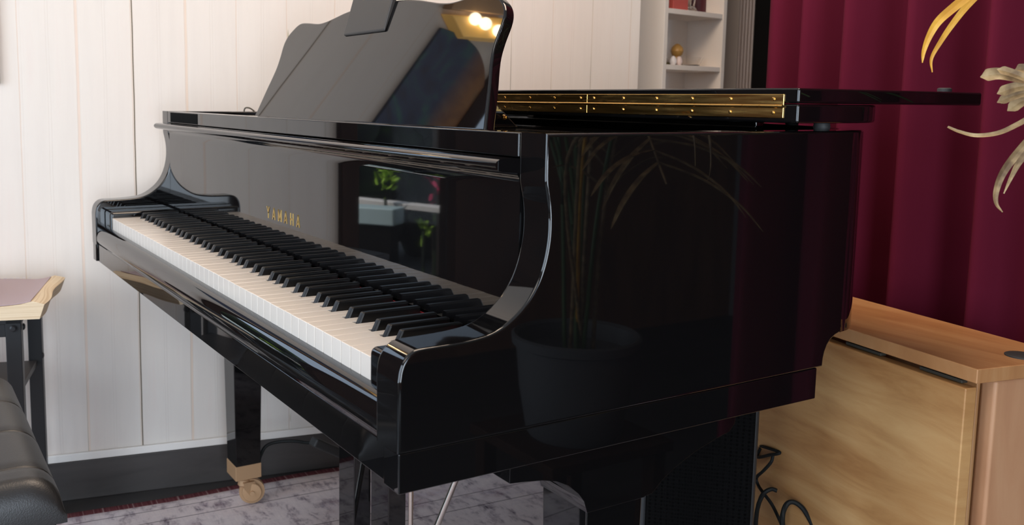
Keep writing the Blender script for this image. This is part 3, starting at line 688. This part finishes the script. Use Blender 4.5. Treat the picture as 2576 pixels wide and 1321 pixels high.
fig = obj('figurine', lathe(BM(), [(.017,0),(.019,.012),(.013,.024),(.010,.032),(.017,.038),(.021,.05),(.018,.062),(.008,.072),(.001,.075)], (0,0,0), 24), mat('amber_wood', (.55,.30,.08), .4)); fig.location = UM @ Vector((.085,upt(1702,158,.085).y,zA+.0005)); tag(fig, 'small amber figurine standing on the middle white shelf behind two eggs', 'figurine')
for i, (px_, c_, lb) in enumerate(((1693,(.78,.74,.74),'white egg, left of the pair in front of the amber figurine'),(1708,(.75,.60,.56),'pinkish egg, right of the pair in front of the amber figurine'))):
    bm = BM(); lathe(bm, [(.001,0),(.008,.002),(.0115,.009),(.0115,.015),(.009,.023),(.005,.029),(.0005,.031)], (0,0,0), 20)
    e = obj('decorative_egg', bm, mat('egg_glaze%d'%i, c_, .25)); e.location = UM @ Vector((.045, upt(px_,158,.045).y, zA+.0005)); tag(e, lb, 'egg', 'eggs on the middle white shelf')
bm = BM(); q2 = upt(1688,158,.05)
for k in range(50):
    a = random.uniform(0,2*PI); r = random.uniform(0,1); bmesh.ops.create_icosphere(bm, subdivisions=1, radius=random.uniform(.003,.006), matrix=Matrix.Translation((.012+.012*math.cos(a)*r, (-.045+.095*random.random()), .003+random.uniform(0,.005))))
ms = obj('moss', bm, mat('olive_moss', (.13,.10,.04), .9)); tag(ms, 'olive moss spread around the eggs on the middle white shelf', 'moss', kind='stuff')
ms.matrix_world = UM @ Matrix.Translation((.062, upt(1703,158,.05).y, zA))
gd = obj('glass_dish', lathe(BM(), [(.030,0),(.050,.003),(.060,.028),(.058,.028),(.049,.005),(.001,.004)], (0,0,0), 40), M['glass']); gd.location = UM @ Vector((.078, upt(1722,158,.078).y, zA+.0005)); tag(gd, 'round glass dish behind the amber figurine on the middle shelf', 'dish')
q3 = upt(1705,17,.05)
o = obj('red_box', box(BM(), .03, .10, q3.y-.050, q3.y+.028, zB+.0005, zB+.10, UM), mat('coral_box', (.55,.10,.08), .6), bevel=.002); tag(o, 'coral red box on the upper white shelf', 'box')
o = obj('dark_box', box(BM(), .06, .12, q3.y-.072, q3.y-.052, zB+.0005, zB+.12, UM), mat('maroon_card', (.03,.008,.008), .6), bevel=.002); tag(o, 'dark maroon box left of the coral box on the upper shelf', 'box')
o = obj('glass_vase', lathe(BM(), [(.02,0),(.022,.006),(.012,.02),(.016,.05),(.026,.09),(.024,.09),(.014,.05),(.008,.02),(.001,.008)], (0,0,0), 28), M['glass']); o.location = UM @ Vector((.055, upt(1738,17,.055).y, zB+.0005)); tag(o, 'clear glass vase right of the coral box', 'vase')
o = obj('dark_jar', lathe(BM(), [(.028,0),(.03,.01),(.03,.08),(.02,.09)], (0,0,0), 28), mat('plum_glaze', (.09,.02,.03), .4)); o.location = UM @ Vector((.10, upt(1757,17,.10).y, zB+.0005)); tag(o, 'dark plum jar at the right end of the upper shelf', 'jar')

# ------------------------------------------------------------------ curtain
cm_ = mat('magenta_curtain', (.098,.0075,.021), .9, spec=.08); t = NT(cm_); t.bump(t.noise(t.coord((1,1,.05)), 90, 2), .15, .002)
def curtain(name, p0, p1, z0, z1, waves, amp, seed, label):
    rnd = random.Random(seed); d = (Vector(p1)-Vector(p0)); L = d.length; d.normalize(); nrm = Vector((d.y,-d.x,0))
    ph = [rnd.uniform(0,6.28) for _ in range(6)]; bm = BM(); N = 260; K = 14; rows = []
    for i in range(N+1):
        u = i/N; row = []
        for k in range(K+1):
            z = z0+(z1-z0)*k/K; g_ = 1-.25*k/K
            off = amp*g_*(math.sin(2*PI*waves*u+ph[0]+1.2*math.sin(2*PI*1.7*u+ph[1]))+.35*math.sin(2*PI*waves*2.3*u+ph[2]+z*.4)+.3*math.sin(2*PI*waves*.37*u+ph[3]))
            off *= min(1, .15+u*14)
            row.append(bm.verts.new(Vector(p0)+d*(L*u)+nrm*off+Vector((0,0,z))))
        rows.append(row)
    for A, B in zip(rows, rows[1:]):
        for k in range(K): bm.faces.new([A[k],B[k],B[k+1],A[k+1]])
    o = obj(name, bm, cm_, ang=180); s = o.modifiers.new('s','SOLIDIFY'); s.thickness = .002
    return tag(o, label, 'curtain')
curtain('curtain', (.640,1.2797,0), (1.93,1.056,0), .02, 2.38, 8.2, .062, 11, 'floor-length magenta curtain behind the beech gateleg table')

# ------------------------------------------------------------------ gateleg table
GA = Vector((1.386,.814,0)); ga = math.atan2(-.2,.98)
GM = Matrix.Translation(GA) @ Matrix.Rotation(ga, 4, 'Z')       # local -X along the front, +Y to the curtain
gt = thing('gateleg_table', 'folded beech gateleg table between piano and magenta curtain', 'table', (.95,1.0,0))
TZ = .65
top = obj('table_top', box(BM(), -.89, 0, 0, .190, TZ-.020, TZ, GM), M['beech_top'], gt, .0015)
gro = obj('grommet', lathe(BM(), [(.021,0),(.021,.0015),(.019,.0025),(.001,.0015)], (0,0,0), 28, GM @ Matrix.Translation((-.032,.118,TZ))), M['rubber'], top); gro['label'] = 'black round cover in the table top'
leaf = obj('drop_leaf', box(BM(), -.885, -.010, -.006, .014, .03, TZ-.0285, GM), M['beech_leaf'], gt, .002)
for x in (-.33,-.20,-.06):
    obj('hinge', box(BM(), x-.035, x+.035, .0035, .014, TZ-.0268, TZ-.0222, GM), mat('old_steel', (.05,.045,.035), .6, .4), leaf, .0008)
obj('end_panel', box(BM(), -.028, -.004, .040, .186, .0058, TZ-.0205, GM), M['beech_end'], gt, .005, 2)
obj('end_panel', box(BM(), -.886, -.862, .040, .186, .0058, TZ-.0205, GM), M['beech_end'], gt, .005, 2)
obj('gap_board', box(BM(), -.86, -.03, .070, .088, TZ-.11, TZ-.0205, GM), M['beech_end'], gt, .001)  # added board behind the hinge gap, set back so the gap goes dark
gl_ = obj('gate_leg', box(BM(), -.075, -.030, .038, .062, .0058, TZ-.0205, GM), M['beech_top'], gt, .002)
for z in (.555,.60): obj('dowel', lathe(BM(), [(.0035,0),(.0035,.0015)], (0,0,0), 12, GM @ Matrix.Translation((-.045,.038,z)) @ Matrix.Rotation(PI/2,4,'X')), M['rubber'], gl_)
obj('stretcher', box(BM(), -.87, -.02, .10, .125, .10, .18, GM), M['beech_top'], gt, .002)

# ------------------------------------------------------------------ speaker under the piano
spk = thing('speaker', 'black speaker cabinet with perforated grille standing under the piano', 'speaker', (1.0,.66,0))
SPM = Matrix.Translation((1.162,.670,0)) @ Matrix.Rotation(math.radians(44.6),4,'Z')
bm = BM(); box(bm, -.19, 0, .012, .135, 0.009, .615, SPM); obj('cabinet', bm, mat('speaker_vinyl', (.014,.014,.015), .6), spk, .006)
grm = mat('speaker_grille', (.006,.006,.006), .8, .0, spec=.03); t = NT(grm); vo = t.n('ShaderNodeTexVoronoi'); vo.inputs['Scale'].default_value = 170; vo.inputs['Randomness'].default_value = .1; t.l(t.coord(), vo.inputs['Vector']); t.bump(vo.outputs['Distance'], .8, .003)
t.l(t.ramp(vo.outputs['Distance'], [(.25,(.0006,.0006,.0006)),(.5,(.0035,.0033,.0033))]), t.b.inputs['Base Color'])
obj('grille', box(BM(), -.158, -.006, .0, .012, .02, .606, SPM), grm, spk, .004)
# cables beside the speaker
cbm = mat('black_cable', (.008,.009,.009), .6, spec=.2)
def cable(pts, r, label, name='cable', group=None):
    return tag(obj(name, tube(BM(), spline(pts, 8), r, 8), cbm), label, 'cable', group)
T_ = 1.72
cable([at(1905,1120,1.80),at(1930,1127,1.76),at(1962,1139,1.74),at(1935,1145,1.75),at(1905,1150,1.79),at(1913,1128,1.78)], .0028, 'thin black cable kinked in a triangle at the speaker edge, highest of the cables')
cable([at(1945,1141,1.75),at(1940,1162,1.75),at(1920,1185,1.76),at(1903,1202,1.78),at(1908,1222,1.78),at(1920,1240,1.76),at(1945,1275,1.75),at(1975,1340,1.75)], .0028, 'thin black cable running down beside the speaker to the floor')
cable([at(1955,1235,1.75),at(1940,1231,1.75),at(1921,1242,1.75),at(1908,1270,1.76),at(1902,1305,1.78),at(1900,1345,1.8)], .0038, 'thick black cable arching down right beside the speaker grille')
cable([at(1969,1330,1.72),at(1969,1295,1.72),at(1980,1268,1.72),at(1998,1264,1.72),at(2020,1280,1.72),at(2040,1312,1.72),at(2055,1345,1.72)], .0042, 'thick black cable looping up in front of the beech drop leaf')
# cable and adapter by the baseboard
cable([at(648,1185,2.38),at(655,1148,2.38),at(670,1122,2.38),at(700,1112,2.38),at(740,1110,2.37),at(775,1114,2.37),at(805,1112,2.35),at(830,1135,2.35)], .0042, 'black power cable arching behind the left front piano leg')
bm = BM(); q4 = at(832,1130,2.36); mt = Matrix.Translation(q4) @ Matrix.Rotation(.15,4,'Z') @ Matrix.Rotation(-.55,4,'X'); box(bm, -.014, .014, -.06, .05, -.011, .011, mt)
tag(obj('power_adapter', bm, M['rubber'], bevel=.005), 'black power adapter at the end of the cable under the keyboard', 'adapter')

# ------------------------------------------------------------------ palm
PC = Vector((2.19,.90,0))
plant = thing('potted_palm', 'drying areca palm in a grey pot to the right of the piano', 'plant', tuple(PC+Vector((0,0,.25))))
pot = obj('pot', lathe(BM(), [(.001,.25),(.10,.25),(.108,.262),(.125,.36),(.134,.455),(.143,.459),(.145,.478),(.139,.482),(.130,.476),(.125,.44),(.001,.44)], tuple(PC), 48), mat('grey_pot', (.10,.10,.105), .6), plant)
st_ = thing('plant_stand', 'low dark wooden stand under the palm pot', 'stand', tuple(PC))
bm = BM(); box(bm, PC.x-.17, PC.x+.17, PC.y-.17, PC.y+.17, .225, .249); obj('stand_top', bm, M['brown_wood'], st_, .004)
for sx in (-1,1):
    for sy in (-1,1): obj('leg', bx(PC.x+sx*.14-.018, PC.x+sx*.14+.018, PC.y+sy*.14-.018, PC.y+sy*.14+.018, 0, .225), M['brown_wood'], st_, .002)
gmat = mat('palm_green', (.05,.10,.02), .5); dry = mat('dry_leaf', (.42,.28,.12), .6); yel = mat('yellow_leaf', (.78,.42,.04), .5)
for mm in (dry,): 
    t = NT(mm); t.l(t.ramp(t.noise(t.coord((1,1,1)), 60, 5), [(.35,(.12,.065,.025)),(.55,(.29,.185,.08)),(.7,(.40,.28,.14))]), t.b.inputs['Base Color'])
t = NT(yel); t.l(t.ramp(t.noise(t.coord((1,1,1)), 40, 4), [(.35,(.50,.22,.01)),(.55,(.66,.33,.025)),(.75,(.72,.42,.06))]), t.b.inputs['Base Color'])
def blade(bm, pts, wd, nrm, fold=.25, n=6):
    """a thin folded leaf blade with thickness"""
    P = spline(pts, n); N = len(P); th = .0005; L = []
    for i, p in enumerate(P):
        u = i/(N-1); d = (P[min(i+1,N-1)]-P[max(i-1,0)]).normalized(); sd = d.cross(nrm).normalized(); up = sd.cross(d)
        if callable(wd): wv_ = wd(u)
        else: wv_ = wd*math.sin(PI*min(1,.12+u*.88))**.6
        wv_ = max(wv_, .0004)/2
        L.append([bm.verts.new(p+sd*wv_+up*wv_*fold*2), bm.verts.new(p), bm.verts.new(p-sd*wv_+up*wv_*fold*2), bm.verts.new(p-sd*wv_*.9+up*(wv_*fold*2-th)), bm.verts.new(p-up*th), bm.verts.new(p+sd*wv_*.9+up*(wv_*fold*2-th))])
    for A, B in zip(L, L[1:]):
        for k in range(6): bm.faces.new([A[k],A[(k+1)%6],B[(k+1)%6],B[k]])
    bm.faces.new(L[0][::-1]); bm.faces.new(L[-1])
def frond(path, m, leaflet, nlf, rnd, start=.35, droop=.5, stem_r=.005):
    P = spline(path, 8)
    fr_ = obj('frond', tube(BM(), P, [stem_r*(1-.7*i/len(P)) for i in range(len(P))], 8), m, plant)
    bm = BM()
    for k in range(nlf):
        u = start+(1-start)*k/nlf; i = int(u*(len(P)-2)); p = P[i].lerp(P[i+1], u*(len(P)-2)-i); d = (P[i+1]-P[i]).normalized()
        for s in (-1,1):
            side = d.cross(Vector((0,0,1))).normalized()*s
            l = leaflet*(1-.55*abs(u-.6))*rnd.uniform(.8,1.1)
            a = (side*.75+d*.65+Vector((0,0,rnd.uniform(-.1,.35)))).normalized()
            pts = [p, p+a*l*.4, p+a*l*.75+Vector((0,0,-droop*l*.18)), p+a*l+Vector((0,0,-droop*l*.5))]
            blade(bm, pts, rnd.uniform(.010,.015), Vector((0,0,1)))
    obj('leaflets', bm, m, fr_)
rnd = random.Random(3)
b0 = PC+Vector((0,0,.44))
for k, (dx, dy, hz, mm) in enumerate(((-.45,-.14,.75,gmat),(-.15,-.10,.95,gmat),(.1,-.05,.9,gmat),(.35,-.15,.7,gmat),(.3,.05,.85,gmat),(-.05,-.35,.8,gmat),(-.3,-.16,.9,dry),(.15,-.3,.75,gmat),(-.25,-.12,.55,dry),(.05,-.15,1.05,gmat))):
    bb = b0+Vector((rnd.uniform(-.04,.04),rnd.uniform(-.04,.04),0))
    frond([bb, bb+Vector((dx*.15,dy*.15,hz*.5)), bb+Vector((dx*.5,dy*.5,hz*.9)), bb+Vector((dx,dy,hz*.95)), bb+Vector((dx*1.5,dy*1.4,hz*.75))], mm, .22, 16, rnd)
# the three fronds whose tips reach into the picture
def hand_frond(stem, m, blades, sr=.004):
    fr_ = obj('frond', tube(BM(), spline(stem, 8), sr, 8), m, plant)
    for nm, mm, pts, wd in blades:
        bm = BM(); blade(bm, pts, wd, (CAM-pts[0]).normalized()+Vector((.25,.1,.3)), .22, 8); obj(nm, bm, mm, fr_)
D = 1.14
tipw = lambda w_: (lambda u: w_*(.45+.55*math.sin(PI*min(1,.25+u*.6)))*(1-u)**.45 if u < .97 else .0012)
hand_frond([b0, b0+Vector((-.15,-.1,.55)), at(2700,-120,1.18), at(2560,-150,D)], yel, [
    ('leaflet', yel, [at(2560,-120,D), at(2470,-40,D), at(2410,10,D), at(2362,52,D), at(2338,90,D), at(2324,128,D), at(2320,158,D)], tipw(.0115)),
    ('leaflet', yel, [at(2600,-120,D+.02), at(2500,-50,D+.02), at(2437,10,D+.02), at(2398,58,D+.02), at(2366,105,D+.02), at(2343,148,D+.02), at(2345,182,D+.02)], tipw(.0085))])
cut = lambda w_: (lambda u: w_*(.6+.4*u) if u < .9 else w_*max(.05,(1-u)/.1*.95))
hand_frond([b0+Vector((.02,0,0)), b0+Vector((-.2,-.15,.6)), at(2760,190,1.12), at(2640,215,1.10)], dry, [
    ('leaflet', dry, [at(2700,215,1.10), at(2620,208,1.10), at(2560,196,1.10), at(2510,187,1.10), at(2466,194,1.10)], cut(.0135)),
    ('leaflet', dry, [at(2700,205,1.11), at(2640,190,1.11), at(2585,175,1.11), at(2553,176,1.11)], cut(.011)),
    ('leaflet', dry, [at(2680,225,1.09), at(2600,205,1.09), at(2550,186,1.09), at(2508,174,1.09)], cut(.009)),
    ('leaflet', dry, [at(2720,215,1.10), at(2640,210,1.10), at(2560,219,1.10), at(2508,236,1.10)], cut(.0115)),
    ('leaflet', dry, [at(2720,220,1.11), at(2640,222,1.11), at(2560,238,1.11), at(2508,258,1.11)], cut(.010)),
    ('leaflet', dry, [at(2720,230,1.12), at(2640,235,1.12), at(2580,250,1.12), at(2534,279,1.12)], cut(.012))])
thin = lambda w_: (lambda u: w_*(.35+.65*(1-u)**.7))
hand_frond([b0+Vector((.0,.02,0)), b0+Vector((-.2,-.2,.45)), at(2780,270,1.08), at(2660,270,1.10)], dry, [
    ('leaflet', dry, [at(2680,250,1.10), at(2610,285,1.10), at(2560,313,1.10), at(2510,335,1.10), at(2455,341,1.10), at(2412,331,1.10), at(2384,319,1.10)], thin(.006)),
    ('leaflet', dry, [at(2680,300,1.12), at(2610,335,1.12), at(2560,385,1.12), at(2523,435,1.12), at(2506,480,1.12), at(2506,512,1.12), at(2522,534,1.12)], tipw(.0095)),
    ('leaflet', dry, [at(2660,330,1.10), at(2600,370,1.10), at(2566,405,1.10), at(2545,443,1.10), at(2525,487,1.10)], tipw(.0080))])

# ------------------------------------------------------------------ planting outside the brown framed window
lg = mat('lime_leaves', (.35,.55,.05), .6); rf = mat('crimson_flowers', (.6,.02,.12), .6)
shrub('garden_shrub', 'lime green shrub rising behind the white rail outside the window', (-1.86,-1.36,.60), (.022,.022,.04), lg, 34, 1)
shrub('garden_shrub', 'lime green shrub below the white rail outside the window', (-1.47,-1.345,.43), (.010,.010,.022), lg, 16, 2)
shrub('flowering_shrub', 'crimson flowering shrub behind the white rail outside the window', (-1.80,-1.60,.57), (.03,.03,.08), rf, 22, 3)
